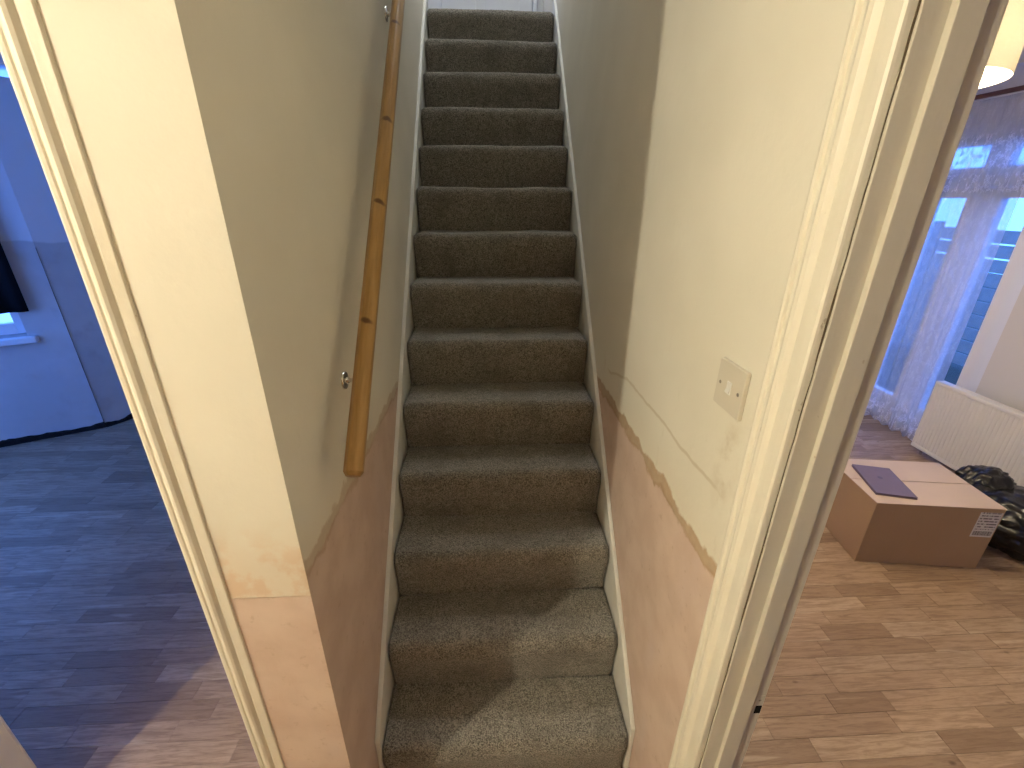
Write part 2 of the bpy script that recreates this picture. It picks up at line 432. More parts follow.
wall('wall_hall_back', (XR, -1.3), PI, 2.25 + XR, -.1, -.06, CEIL, M['bounce_cut'], label='unseen back wall of the hall, darkened to cut bounced light')
# upstairs
wall('wall_under_landing', (XL, 3.30), PI / 2, .70, .10, -.06, UP - .16, M['hall'], label='wall below the landing')
wall('wall_landing_back', (-1.6, 4.0), 0, 2.1, .1, -.06, TOP, M['hall'], label='pale wall behind the landing door')
wall('wall_landing_left', (-1.6, 3.2), PI / 2, .9, .1, UP - .2, TOP, M['hall'], [(.12, .72, UP + .9, UP + 2.0)], label='landing wall with a small window')
wall('wall_landing_front', (-1.6, 3.2), 0, 1.6 - .454, .1, UP - .2, TOP, M['hall'], label='landing wall beside the stairwell')
wall('wall_stairwell_front', (XL - .1, .8), 0, XR - XL + .2, .1, CEIL, TOP, M['hall'], label='upper wall above the hall ceiling')
o = MB().box(-1.7, .6, .8, 4.1, TOP, TOP + .08).build('ceiling_stairwell', M['ceiling']); tag(o, 'white ceiling high above the stairwell', 'ceiling', kind='structure')
o = MB().box(-2.25, XR, -1.3, .9, CEIL, CEIL + .08).box(-2.25, -.454, .655, LY1, CEIL, CEIL + .08).build('ceiling_hall', M['ceiling']); tag(o, 'white hall ceiling', 'ceiling', kind='structure')
o = MB().box(-2.25, RX1, -1.3, YF, -.06, -.001).box(-1.345, -.561, YF, LY1, -.06, -.001).box(XL, XR, YF, 4.05, -.06, -.001).build('floor_hall', simple('hall_boards', (0.30, 0.20, 0.12), .6, var=.2)); tag(o, 'plain hall floor at the foot of the stairs', 'floor', kind='structure')
o = MB().box(-1.6, XR, Y0 + 13 * G + .19, 4.0, UP - .15, UP).box(-1.6, XL, 3.3, 4.0, UP - .15, UP).build('floor_landing', M['carpet']); tag(o, 'dark carpeted landing at the top of the stairs', 'floor', kind='structure')

# ------------------------------------------------------------------ right room shell
wall('wall_room_window', (3.3, -1.5), PI / 2, 6.0, -.25, -.06, CEIL, M['room_wall'], [(1.5 + 2.59, 1.5 + 3.91, -.07, 2.15)], label='pale wall of the right room with the glazed doors')
wall('wall_room_back', (3.3, -1.5), PI, 3.3 - RX1, -.1 * -1, -.06, CEIL, M['room_wall'], label='pale wall at the near end of the right room')
wall('wall_room_far', (RX1, 4.5), 0, 3.3 - RX1, .1, -.06, CEIL, M['room_wall'], label='pale wall at the far end of the right room')
o = MB().box(RX1, 3.55, -1.6, 4.6, CEIL, CEIL + .08).build('ceiling_room_right', M['ceiling']); tag(o, 'white ceiling of the right room', 'ceiling', kind='structure')

# ------------------------------------------------------------------ left room shell (angled bay)
K = Vector((-3.075, 3.30)); uA = Vector((-.876, -.482)); uB = Vector((.543, .84))
angA = math.atan2(uA.y, uA.x); angB = math.atan2(uB.y, uB.x)
_, mA = wall('wall_bay_window', K, angA, 1.5, -.2, -.06, CEIL, M['plaster'], [(.215, 1.3, .79, 2.2)], label='bare plaster wall with the window in the left room')
_, mB = wall('wall_bay_side', K, angB, .6, .2, -.06, CEIL, M['plaster'], [(.10, .50, 2.385, 2.455)], label='narrow bare plaster wall next to the bay window')
EA = K + uA * 1.5; EB = K + uB * .6
wall('wall_left_far', (EB.x, EB.y), 0, -.454 - EB.x, .2, -.06, CEIL, M['plaster'], label='far plaster wall of the left room')
wall('wall_left_outer', (EA.x, EA.y), -PI / 2, EA.y - .73, -.2, -.06, CEIL, M['plaster'], [(.15, 1.65, .45, 2.35)], label='outer plaster wall of the left room')
wall('wall_left_near', (EA.x, LY1), 0, -2.25 - EA.x, -.1, -.06, CEIL, M['plaster'], [(.20, 2.0, .9, 2.2)], label='near plaster wall of the left room')
o = MB().box(-4.8, -.44, LY1 - .02, 4.1, CEIL, CEIL + .08).build('ceiling_room_left', M['ceiling']); tag(o, 'white ceiling of the left room', 'ceiling', kind='structure')

# ------------------------------------------------------------------ oak block floors
def project(P):
    d = Vector(P) - CAM_C; zc = d.dot(CAM_F)
    if zc < .05: return None
    return 512 + FPX * d.dot(CAM_R) / zc, 384 - FPX * d.dot(CAM_U) / zc
def inside(poly, x, y):
    c = False; j = len(poly) - 1
    for i in range(len(poly)):
        xi, yi = poly[i]; xj, yj = poly[j]
        if (yi > y) != (yj > y) and x < (xj - xi) * (y - yi) / (yj - yi) + xi: c = not c
        j = i
    return c
LENS = [.22, .28, .34, .40, .46]; ROWW = .07; GAP = .0003
def block_mesh(L):
    h = .012; c = .0006; a = L / 2 - GAP; b = ROWW / 2 - GAP
    v = [(-a, -b, -h), (a, -b, -h), (a, b, -h), (-a, b, -h), (-a, -b, -c), (a, -b, -c), (a, b, -c), (-a, b, -c),
         (-a + c, -b + c, 0), (a - c, -b + c, 0), (a - c, b - c, 0), (-a + c, b - c, 0)]
    f = [(0, 3, 2, 1), (8, 9, 10, 11)]
    for i in range(4):
        j = (i + 1) % 4
        f += [(i, j, j + 4, i + 4), (i + 4, j + 4, j + 8, i + 8)]
    return v, f
BM_V = {}; BM_M = {}
def block_of(L):
    if L not in BM_V: BM_V[L] = block_mesh(L)
    return BM_V[L]
def block_data(L):
    if L not in BM_M:
        v, f = block_of(L); me = bpy.data.meshes.new('floor_block'); me.from_pydata(v, [], f); me.update(); me.materials.append(M['oak']); BM_M[L] = me
    return BM_M[L]
def oak_floor(name, poly, label, seed, vis):
    rnd = random.Random(seed)
    xs = [p[0] for p in poly]; ys = [p[1] for p in poly]
    mb = bmesh.new()
    bv = [mb.verts.new((x, y, -.013)) for x, y in poly]; bv2 = [mb.verts.new((x, y, -.06)) for x, y in poly]
    mb.faces.new(bv); mb.faces.new(bv2[::-1])
    for i in range(len(poly)): mb.faces.new((bv[i], bv[(i + 1) % len(poly)], bv2[(i + 1) % len(poly)], bv2[i]))
    bmesh.ops.recalc_face_normals(mb, faces=mb.faces)
    me = bpy.data.meshes.new(name); mb.to_mesh(me); mb.free()
    root = link(name, me, M['dark']); tag(root, label, 'floor', kind='structure')
    blocks = []; y = min(ys) + ROWW / 2
    while y < max(ys):
        cr = []
        for i in range(len(poly)):
            (xa, ya), (xb, yb) = poly[i], poly[(i + 1) % len(poly)]
            if (ya > y) != (yb > y): cr.append(xa + (xb - xa) * (y - ya) / (yb - ya))
        cr.sort()
        for x0, x1 in zip(cr[::2], cr[1::2]):
            x = x0; first = True
            while x < x1 - .03:
                L = rnd.choice(LENS)
                if first: L = rnd.choice([.10, .16, .22, .28, .34]); first = False
                if x + L > x1 - .06: L = x1 - x
                cx = x + L / 2; x += L
                size = 0
                q = [project((cx + sx * L / 2, y + sy * ROWW / 2, 0)) for sx, sy in ((-1, -1), (1, -1), (1, 1), (-1, 1))]
                if all(q):
                    mx = sum(a[0] for a in q) / 4; my = sum(a[1] for a in q) / 4
                    if vis[0] - 40 < mx < vis[1] + 40 and vis[2] < my < 790:
                        size = abs(sum(q[i][0] * q[(i + 1) % 4][1] - q[(i + 1) % 4][0] * q[i][1] for i in range(4))) / 2
                blocks.append((size, cx, y, rnd.uniform(-.0005, .0003), round(L, 4)))
        y += ROWW
    blocks.sort(key=lambda b: -b[0])
    rest_v, rest_f = [], []
    for i, (s, cx, cy, dz, L) in enumerate(blocks):
        if s > 0 and i < 300:
            o = bpy.data.objects.new('floor_block', block_data(L)); COL.objects.link(o); o.parent = root; o.location = (cx, cy, dz)
        else:
            n0 = len(rest_v); rest_v += [(a + cx, b + cy, c + dz) for a, b, c in block_of(L)[0]]; rest_f += [tuple(k + n0 for k in f) for f in block_of(L)[1]]
    if rest_v:
        r_ = frompy('floor_blocks_rest', rest_v, rest_f, M['oak'], root); r_['kind'] = 'stuff'
oak_floor('floor_right', [(RX1 + .002, -1.5), (3.3, -1.5), (3.3, 2.59), (3.5, 2.59), (3.5, 3.91), (3.3, 3.91), (3.3, 4.5), (RX1 + .002, 4.5)], 'oak block floor of the right room', 5, (730, 1030, 400))
oak_floor('floor_left', [(EA.x, LY1 + .002), (-.455, LY1 + .002), (-.455, EB.y), (EB.x, EB.y), (K.x, K.y), (EA.x, EA.y)], 'bluish lit oak block floor of the left room', 11, (-10, 290, 415))

# ------------------------------------------------------------------ staircase
stair = empty('staircase', (XC, Y0, 0)); tag(stair, 'steep narrow staircase covered in grey brown carpet between white stringers', 'staircase')
def step_mesh(k):
    yn = Y0 + (k - 1) * G; zt = k * RISE
    rr = .030; rz = .058; pr = []
    n1 = 14
    for i in range(n1): pr.append((yn + .020 - .020 * (i / n1) ** 2, zt - RISE - .004 + (RISE + .004 - rz) * i / n1))
    for i in range(13):
        a = PI + (PI / 2) * i / 12
        pr.append((yn + rr + rr * math.cos(a), zt - rz - rz * math.sin(a)))
    n2 = 20; yb = yn + G + .022
    for i in range(1, n2 + 1): pr.append((yn + rr + (yb - yn - rr) * i / n2, zt))
    pr = np.array(pr); m = len(pr); nx = 130
    X = np.linspace(-HW, HW, nx)
    V = np.zeros((nx, m, 3)); V[:, :, 0] = X[:, None] + XC; V[:, :, 1] = pr[None, :, 0]; V[:, :, 2] = pr[None, :, 1]
    V = V.reshape(-1, 3)
    tang = np.gradient(pr, axis=0); nr = np.stack([-tang[:, 1], tang[:, 0]], -1); nr /= np.linalg.norm(nr, axis=1)[:, None]
    N = np.tile(nr[None], (nx, 1, 1)).reshape(-1, 2)
    s = vnoise(V * [3.0, 5, 5], k) * .010 + vnoise(V * [9, 14, 14], k + 40) * .005 + vnoise(V * 75, k + 3) * .0022 + vnoise(V * 190, k + 7) * .0022
    # soft roll-over at the two ends of each step
    e = np.clip((np.abs(V[:, 0] - XC) - (HW - .022)) / .022, 0, 1); s = s - .012 * e ** 2
    V[:, 1] += N[:, 0] * s; V[:, 2] += N[:, 1] * s
    idx = np.arange(nx * m).reshape(nx, m)
    F = np.stack([idx[:-1, :-1], idx[1:, :-1], idx[1:, 1:], idx[:-1, 1:]], -1).reshape(-1, 4)
    # closed underside so that the step is solid
    n0 = len(V); base = []
    bpts = [(yb, zt - .06), (yn + .05, zt - .06), (yn + .05, zt - RISE - .004)]
    B = np.array([[x + XC, a, b] for x in (-HW, HW) for a, b in bpts]); V = np.vstack([V, B])
    faces = [tuple(int(q) for q in f) for f in F]
    for side, j in ((0, 0), (nx - 1, 3)):
        faces.append(tuple(int(q) for q in idx[side]) + (n0 + j, n0 + j + 1, n0 + j + 2))
    faces.append(tuple(int(q) for q in idx[:, -1]) + (n0 + 3, n0)); faces.append((n0, n0 + 3, n0 + 4, n0 + 1)); faces.append((n0 + 1, n0 + 4, n0 + 5, n0 + 2))
    faces.append(tuple(int(q) for q in idx[:, 0]) + (n0 + 5, n0 + 2))
    V = V - np.array([XC, Y0, 0])
    return V, faces
for k in range(1, 15):
    V, F = step_mesh(k); frompy('step', V, F, M['carpet'], stair, True)
sl = RISE / G
for sgn, a, b, off in ((-1, XL, XC - HW - .0025, .018), (1, XC + HW + .0025, XR, .012)):
    def zl(y): return RISE + (y - Y0) * sl + off
    yb0, yt0 = Y0 + .015, Y0 + 13 * G + .06
    poly = [(yb0, 0), (yb0, zl(yb0)), (yt0, zl(yt0)), (yt0 + .05, zl(yt0)), (yt0 + .05, UP - .16), (yb0 + .30, 0)]
    mb = MB().prism(poly, 'x', a + .0005, b - .0005)
    bmesh.ops.bevel(mb.bm, geom=list(mb.bm.edges), offset=.003, segments=2, affect='EDGES')
    o = mb.build('stringer', M['string'], stair); o['label'] = 'white gloss stringer board'; o.data.transform(Matrix.Translation((-XC, -Y0, 0)))

# ------------------------------------------------------------------ handrail
RA = Vector((-.288, .803, 1.178)); RB_dir = Vector((0, 1, 1.052)).normalized(); RLEN = 3.15
rail = empty('handrail', RA); tag(rail, 'round edged knotty pine handrail on chrome brackets, left of the stairs', 'handrail')
def rail_profile():
    pts = []; R0 = .0200
    for i in range(8):
        a = PI / 8 + i * PI / 4
        for da in (-.16, 0, .16): pts.append((R0 * (1.03 if da else 1.045) * math.cos(a + da), R0 * (1.03 if da else 1.045) * math.sin(a + da)))
    return pts
bm = bmesh.new(); prof = rail_profile(); rings = []
for s_, sc in ((-.013, .72), (-.004, 1), (.4, 1), (.8, 1), (1.2, 1), (1.6, 1), (2.0, 1), (2.6, 1), (RLEN, 1)):
    rings.append([bm.verts.new((s_, q[0] * sc, q[1] * sc)) for q in prof])
for i in range(len(rings) - 1):
    for k in range(len(prof)): bm.faces.new((rings[i][k], rings[i][(k + 1) % len(prof)], rings[i + 1][(k + 1) % len(prof)], rings[i + 1][k]))
bm.faces.new(rings[0][::-1]); bm.faces.new(rings[-1]); bmesh.ops.recalc_face_normals(bm, faces=bm.faces)
me = bpy.data.meshes.new('rail'); bm.to_mesh(me); bm.free()
ro = link('rail', me, M['pine'], rail)
zx = RB_dir; yx = Vector((1, 0, 0)); zz = zx.cross(yx)
ro.matrix_basis = Matrix(((zx.x, yx.x, zz.x, 0), (zx.y, yx.y, zz.y, 0), (zx.z, yx.z, zz.z, 0), (0, 0, 0, 1)))
for (by, bz) in ((1.015, 1.296), (1.993, 2.312), (2.75, 3.10)):
    w0 = Vector((XL, by, bz)); mb = MB()
    rot = Matrix.Translation(w0) @ Matrix.Rotation(PI / 2, 4, 'Y')
    mb.lathe([(.0225, 0), (.0225, .002), (.021, .005), (.012, .0065), (.008, .0075), (.007, .012)], 28, rot)
    pr_ = build = mb.build('bracket_rose', M['chrome'], rail, True); pr_.location = -RA
    t_ = (by - RA.y) / RB_dir.y; near = RA + RB_dir * t_
    # foot of the arm on the rail's underside
    s_ = (Vector((0, by - RA.y, bz - RA.z))).dot(RB_dir); foot = RA + RB_dir * (s_ + .0); under = (Vector((0, by, bz)) - Vector((0, foot.y, foot.z))).normalized()
    tip = foot + under * .020
    a0 = w0 + Vector((.006, 0, 0)); 
    p1 = Vector((XL + .045, by, bz)); pts = [a0, a0 + Vector((.02, 0, 0))]
    for i in range(1, 7):
        u = i / 6; pts.append((1 - u) ** 2 * (a0 + Vector((.02, 0, 0))) + 2 * u * (1 - u) * Vector((foot.x, by, bz)) + u * u * tip)
    mb = MB().tube(pts, .0052, 12); ar = mb.build('bracket_arm', M['chrome'], rail, True); ar.location = -RA

# ------------------------------------------------------------------ right doorway: lining, stop, architrave
def profile_strip(name, prof, mapf, z0, z1, mat, parent=None):
    mb = MB(); mb.prism([mapf(q) for q in prof], 'z', z0, z1)
    return mb.build(name, mat, parent)
def arch_prof(w_, t_):
    s = w_ / .075; d = t_ / .019
    base = [(0, 0), (0, .012), (.002, .0145), (.007, .0155), (.0105, .0140), (.012, .0105), (.018, .0105), (.022, .0125), (.027, .0172), (.033, .019), (.039, .0178),
            (.043, .0140), (.0455, .0112), (.060, .0120), (.066, .0120), (.0715, .0118), (.0745, .0095), (.075, .006), (.075, 0)]
    return [(a * s, b * d) for a, b in base]
door_r = empty('door_1', (XR, .525, 0)); tag(door_r, 'old cream painted door frame of the right doorway', 'door frame', kind='structure')
def up(o, e): o.location = -Vector(e.location); return o
DR = door_r
o = profile_strip('architrave', arch_prof(.076, .019), lambda q: (XR - q[1], .6025 - q[0]), 0, 2.06, M['gloss'], DR); up(o, DR)
o = MB().box(XR + .0005, RX1, .520, .545, 0, 2.05, .0012).build('jamb', M['jamb'], DR); up(o, DR)
o = MB().box(.456, .487, .511, .5205, 0, 2.045, .0012).build('door_stop', M['jamb'], DR); up(o, DR); o['label'] = 'narrow raised door stop'
o = profile_strip('architrave', arch_prof(.07, .017), lambda q: (RX1 + q[1], .616 - q[0]), 0, 2.06, M['gloss'], DR); up(o, DR)
n_ = 160; zz_ = np.linspace(.05, 2.03, n_); a_ = np.stack([zz_ * 14, np.zeros(n_), np.zeros(n_)], -1)
cw = .0003 + .0018 * np.clip(vnoise(a_, 21) * 2.6 + .25, 0, 1); cc = .5236 + .0012 * vnoise(a_ * 2.3, 22)
V = []; F = []
for i in range(n_): V += [(XR - .0012, cc[i] - cw[i] / 2, zz_[i]), (XR - .0012, cc[i] + cw[i] / 2, zz_[i]), (XR + .0004, cc[i] + cw[i] / 2, zz_[i]), (XR + .0004, cc[i] - cw[i] / 2, zz_[i])]
for i in range(n_ - 1):
    for q in range(4): F.append((i * 4 + q, i * 4 + (q + 1) % 4, i * 4 + 4 + (q + 1) % 4, i * 4 + 4 + q))
F += [(0, 1, 2, 3), (4 * n_ - 4, 4 * n_ - 3, 4 * n_ - 2, 4 * n_ - 1)]
o = frompy('paint_crack', V, F, M['crack'], DR); up(o, DR); o['label'] = 'dark crack between architrave and jamb'
# head and the near jamb
o = MB().box(XR + .0005, RX1, -.30, .52, 2.03, 2.05, .001).build('head_jamb', M['jamb'], DR); up(o, DR)
o = MB().box(XR - .019, XR, -.36, .526, 2.04, 2.115, .004).build('architrave', M['gloss'], DR); up(o, DR)
o = MB().box(XR + .0005, RX1, -.30, -.275, 0, 2.03, .001).build('jamb', M['jamb'], DR); up(o, DR)
o = profile_strip('architrave', arch_prof(.076, .019), lambda q: (XR - q[1], -.357 + q[0]), 0, 2.04, M['gloss'], DR); up(o, DR)
# keep plate with its latch hole
kp = MB().box(.4965, .513, .5192, .5203, .765, .84, .0004).build('strike_plate', M['jamb'], DR); up(kp, DR); kp['label'] = 'painted over strike plate'
o = MB().box(.5005, .5125, .5185, .520, .790, .812).build('latch_hole', M['dark'], kp); o['label'] = 'dark latch hole'
o = MB().lathe([(.002, 0), (.0028, .0006), (.001, .0012)], 10, Matrix.Translation((.505, .5192, .828)) @ Matrix.Rotation(PI / 2, 4, 'X')).build('screw', M['steel'], kp)

# left doorway
door_l = empty('door_2', (-.56, YF, 0)); tag(door_l, 'cream painted architrave and lining of the left doorway', 'door frame', kind='structure'); DL = door_l
lp = [(0, 0), (.0005, .0030), (.002, .0045), (.0165, .0055), (.0185, .0045), (.0205, .0045), (.0225, .0065), (.0255, .0100), (.0300, .0120), (.0345, .0112), (.0390, .0080), (.0415, .0045),
      (.0435, .0045), (.0450, .0065), (.0490, .0072), (.0520, .0068), (.0538, .0050), (.0540, 0)]
o = profile_strip('architrave', lp, lambda q: (-.506 - q[0], YF - q[1]), 0, 2.06, M['gloss'], DL); up(o, DL)
o = MB().box(-.560, -.5355, YF + .0005, LY1, 0, 2.05, .001).build('jamb', M['gloss'], DL); up(o, DL)
o = profile_strip('architrave', lp, lambda q: (-1.40 + q[0], YF - q[1]), 0, 2.06, M['gloss'], DL); up(o, DL)
o = MB().box(-1.3705, -1.346, YF + .0005, LY1, 0, 2.05, .001).build('jamb', M['gloss'], DL); up(o, DL)
o = profile_strip('architrave', lp, lambda q: (-1.40 + q[0], LY1 + q[1]), 0, 2.06, M['gloss'], DL); up(o, DL)
o = MB().box(-1.345, -.561, YF + .0005, LY1, 2.03, 2.0495, .001).build('head_jamb', M['gloss'], DL); up(o, DL)
o = MB().box(-1.40, -.506, YF - .018, YF - .0003, 2.04, 2.10, .004).build('architrave', M['gloss'], DL); up(o, DL)

# ------------------------------------------------------------------ light switch
M['switch'] = simple('aged_switch_plastic', (0.66, 0.61, 0.52), .4, var=.04, scale=25)
sw = empty('light_switch', (XR, .692, 1.402)); tag(sw, 'square white light switch on the right wall beside the door frame', 'light switch')
o = MB().box(-.009, -.0003, -.0435, .0435, -.0435, .0435, .0022, 3).build('plate', M['switch'], sw)
rk = MB().prism([(-.0085, -.0095), (-.0128, -.0085), (-.0098, .0), (-.0105, .0095), (-.0085, .0095)], 'y', -.0058, .0058).build('rocker', M['white'], sw)
rs = MB().box(-.0093, -.0086, -.0075, .0075, -.0118, .0118, .0002).build('rocker_surround', M['white'], sw)
for s_ in (-1, 1):
    MB().lathe([(.0034, 0), (.0030, .0007), (.0012, .0006)], 14, Matrix.Translation((-.009, s_ * .0302, 0)) @ Matrix.Rotation(-PI / 2, 4, 'Y')).build('screw', M['steel'], sw)

# ------------------------------------------------------------------ landing door
ld = empty('door_3', (.0, 4.0, UP)); tag(ld, 'white panelled door at the top of the stairs', 'door', kind='structure')
MB().box(-.40, .34, -.035, -.001, .006, 1.98, .002).build('door_leaf', M['upvc'], ld)
for (a, b) in ((-.31, -.06), (.0, .25)):
    for (c, d) in ((.18, .80), (.95, 1.80)): MB().box(a, b, -.042, -.034, c, d, .006).build('panel', M['upvc'], ld)
MB().box(.345, .375, -.05, -.001, .001, 2.02, .002).box(.378, .425, -.022, -.001, .001, 2.06, .004).build('frame', M['upvc'], ld)
MB().box(-.435, -.405, -.05, -.001, .001, 2.02, .002).build('frame', M['upvc'], ld)

# ------------------------------------------------------------------ hall lamp (behind and above the camera)
hl = empty('pendant_lamp', (-1.72, -.45, CEIL)); tag(hl, 'bare warm bulb hanging from the hall ceiling', 'lamp')
MB().lathe([(.04, -.001), (.038, -.02), (.01, -.03)], 24).build('ceiling_rose', M['white'], hl, True)
MB().lathe([(.012, -.028), (.017, -.035), (.017, -.07), (.014, -.075)], 20).build('lamp_holder', M['white'], hl, True)
MB().lathe([(.012, -.075), (.018, -.09), (.030, -.115), (.034, -.138), (.030, -.158), (.018, -.171), (.004, -.176)], 24).build('bulb', M['hall_bulb'], hl, True)
ll = empty('stair_fill_lamp', (.04, 3.55, TOP)); tag(ll, 'unseen round opal lamp added above the stairs to brighten the stairwell', 'lamp')  # added out of view to lift the light on the stair walls
MB().lathe([(.19, -.001), (.19, -.02), (.185, -.025)], 40).build('lamp_base', M['white'], ll, True)
MB().lathe([(.178, -.025), (.175, -.045), (.15, -.075), (.10, -.097), (.02, -.107)], 40).build('opal_dome', M['stair_fill'], ll, True)

# ------------------------------------------------------------------ right room pendant
rl = empty('pendant_lamp', (1.43, 1.76, CEIL)); tag(rl, 'lit cream drum shade hanging in the right room', 'lamp')
MB().lathe([(.045, -.001), (.042, -.02), (.01, -.032)], 24).build('ceiling_rose', M['white'], rl, True)
MB().tube([(0, 0, -.02), (0, 0, -.30)], .0035, 8).build('flex', M['flex'], rl, True)
MB().lathe([(.29, -.43), (.2905, -.428), (.2905, -.25), (.29, -.248), (.2885, -.25), (.2885, -.428)], 64, closed=True).build('lamp_shade', M['shade'], rl, True)
mb = MB()
for k in range(3):
    a = k * 2 * PI / 3 + .4; mb.tube([(.012 * math.cos(a), .012 * math.sin(a), -.29), (.288 * math.cos(a), .288 * math.sin(a), -.255)], .002, 6)
mb.build('shade_ring', M['steel'], rl)
MB().lathe([(.012, -.27), (.017, -.28), (.017, -.315), (.014, -.32)], 20).build('lamp_holder', M['white'], rl, True)
MB().lathe([(.012, -.32), (.018, -.332), (.030, -.355), (.034, -.372), (.030, -.388), (.018, -.398), (.004, -.402)], 24).build('bulb', M['room_bulb'], rl, True)

# ------------------------------------------------------------------ glazed doors and net curtain
wd = empty('window_1', (3.3, 2.59, 0)); tag(wd, 'white framed glazed doors behind the net curtain in the right room', 'glazed doors', kind='structure')
def wbox(name, a, b, z0, z1, x0=.03, x1=.09, mat='upvc', parent=None, bev=.003):
    o = MB().box(x0, x1, a, b, z0, z1, bev).build(name, M[mat], parent or wd); return o
W_ = 1.32
wbox('frame', 0, .05, -.01, 2.15, .02, .10); wbox('frame', W_ - .05, W_, -.01, 2.15, .02, .10)
wbox('frame', .05, W_ - .05, 2.09, 2.15, .02, .10); wbox('frame', .05, W_ - .05, 1.80, 1.87, .02, .10); wbox('frame', .05, W_ - .05, -.01, .04, .02, .10)
edges = [.05, .47, .93, W_ - .05]
for i in range(3):
    a, b = edges[i] + .002, edges[i + 1] - .002
    lf = wbox('door_leaf', a, a + .11, .045, 1.797)
    wbox('stile', b - .11, b, .045, 1.797, parent=lf); wbox('rail', a + .11, b - .11, 1.73, 1.797, parent=lf); wbox('rail', a + .11, b - .11, .045, .22, parent=lf)
    for q in (lf,): pass
    g_ = MB().box(.055, .061, a + .11, b - .11, .22, 1.73).build('pane', M['glass'], lf)
    fl = wbox('fanlight', a, a + .07, 1.872, 2.088)
    wbox('stile', b - .07, b, 1.872, 2.088, parent=fl)
    wbox('rail', a + .07, b - .07, 1.872, 1.922, parent=fl); wbox('rail', a + .07, b - .07, 2.058, 2.088, parent=fl)
    MB().box(.055, .061, a + .07, b - .07, 1.922, 2.058).build('pane', M['glass'], fl)
portal((3.45, 3.25, 1.07), (0, PI / 2, 0), 2.15, 1.3)

def curtain(name, x, ya, yb, z0, z1, mat, amp, folds, seed, ny=220, nz=40):
    u = np.linspace(0, 1, ny); v = np.linspace(0, 1, nz); Uu, Vv = np.meshgrid(u, v, indexing='ij')
    Y = ya + (yb - ya) * Uu; Z = z0 + (z1 - z0) * Vv
    ph = Uu * folds * 2 * PI + .6 * np.sin(Uu * 11 + seed) + .25 * np.sin(Vv * 3 + Uu * 7)
    X = x + amp * (np.sin(ph) + .35 * np.sin(2.3 * ph + 1)) * (1 - .55 * Vv)
    Z = Z + (1 - Vv) ** 6 * .012 * np.sin(ph * 1.5 + 1)
    V = np.stack([X, Y, Z], -1).reshape(-1, 3); idx = np.arange(ny * nz).reshape(ny, nz)
    F = np.stack([idx[:-1, :-1], idx[1:, :-1], idx[1:, 1:], idx[:-1, 1:]], -1).reshape(-1, 4)
    return frompy(name, V, [tuple(int(q) for q in f) for f in F], mat, None, True)
nc = curtain('net_curtain', 3.20, 2.735, 3.90, .03, 2.31, M['net'], .011, 9, 1)
tag(nc, 'white lace net curtain hanging before the glazed doors in the right room', 'curtain')
pole = empty('curtain_pole', (3.2, 3.2, 2.335)); tag(pole, 'dark red wooden curtain pole above the net curtain', 'curtain pole')
o = MB().tube([(0, -.9, 0), (0, .95, 0)], .014, 14).build('rod', M['polewood'], pole, True)
for s_, yy in ((-1, -.9), (1, .95)):
    MB().lathe([(.010, 0), (.022, .012), (.026, .030), (.018, .048), (.004, .055)], 18, Matrix.Translation((0, yy, 0)) @ Matrix.Rotation(-s_ * PI / 2, 4, 'X')).build('finial', M['polewood'], pole, True)
for yy in (-.7, .8): MB().box(.0, .1, yy - .01, yy + .01, -.012, .012, .002).build('pole_bracket', M['polewood'], pole)

# garden outside: ground and slatted fence
o = MB().box(3.56, 14, -6, 14, -.25, -.12).build('ground', M['grass']); tag(o, 'dark garden ground beyond the glazed doors', 'ground', kind='structure')
fn = empty('garden_fence', (5.6, 4.5, -.12)); tag(fn, 'dark horizontal board fence seen through the glazed doors', 'fence')
fb = None
for i in range(10):
    if fb is None:
        fb = MB().box(-.012, .012, -3.2, 3.2, .03, .165, .003).build('board', M['fence'], fn)
    else:
        c = fb.copy(); COL.objects.link(c); c.parent = fn; c.location.z = i * .153
for yy in (-3.1, -1.0, 1.1, 3.1): MB().box(.013, .09, yy - .04, yy + .04, 0, 1.6, .003).build('post', M['fence'], fn)

# ------------------------------------------------------------------ radiator
rd = empty('radiator', (3.10, 2.03, 0)); tag(rd, 'white fluted panel radiator under the wall beside the net curtain', 'radiator')
ny = 52; prof = []; Lr = 1.30
for i in range(ny * 4 + 1):
    u = i / (ny * 4); yy = -.65 + u * Lr; ph = (i % 4)
    prof.append((0.004 if ph in (0,) else 0.0, yy))
poly = [(a, b) for a, b in prof] + [(.02, .65), (.02, -.65)]
MB().prism(poly, 'z', .075, .53).build('front_panel', M['radiator'], rd)
MB().box(-.003, .06, -.652, .652, .53, .56, .008, 3).build('top_rail', M['radiator'], rd)
MB().box(-.003, .06, -.652, .652, .045, .075, .008, 3).build('bottom_rail', M['radiator'], rd)
for s_ in (-1, 1): MB().box(-.002, .06, s_ * .652 - .006, s_ * .652 + .006, .046, .559, .003).build('side_cover', M['radiator'], rd)
for yy in (-.45, .45): MB().box(.06, .2, yy - .02, yy + .02, .12, .48, .003).build('wall_bracket', M['steel'], rd)
for s_ in (-1, 1): MB().tube([(.035, s_ * .6, .045), (.035, s_ * .6, .0)], .0075, 10).build('pipe', M['chrome'], rd, True)

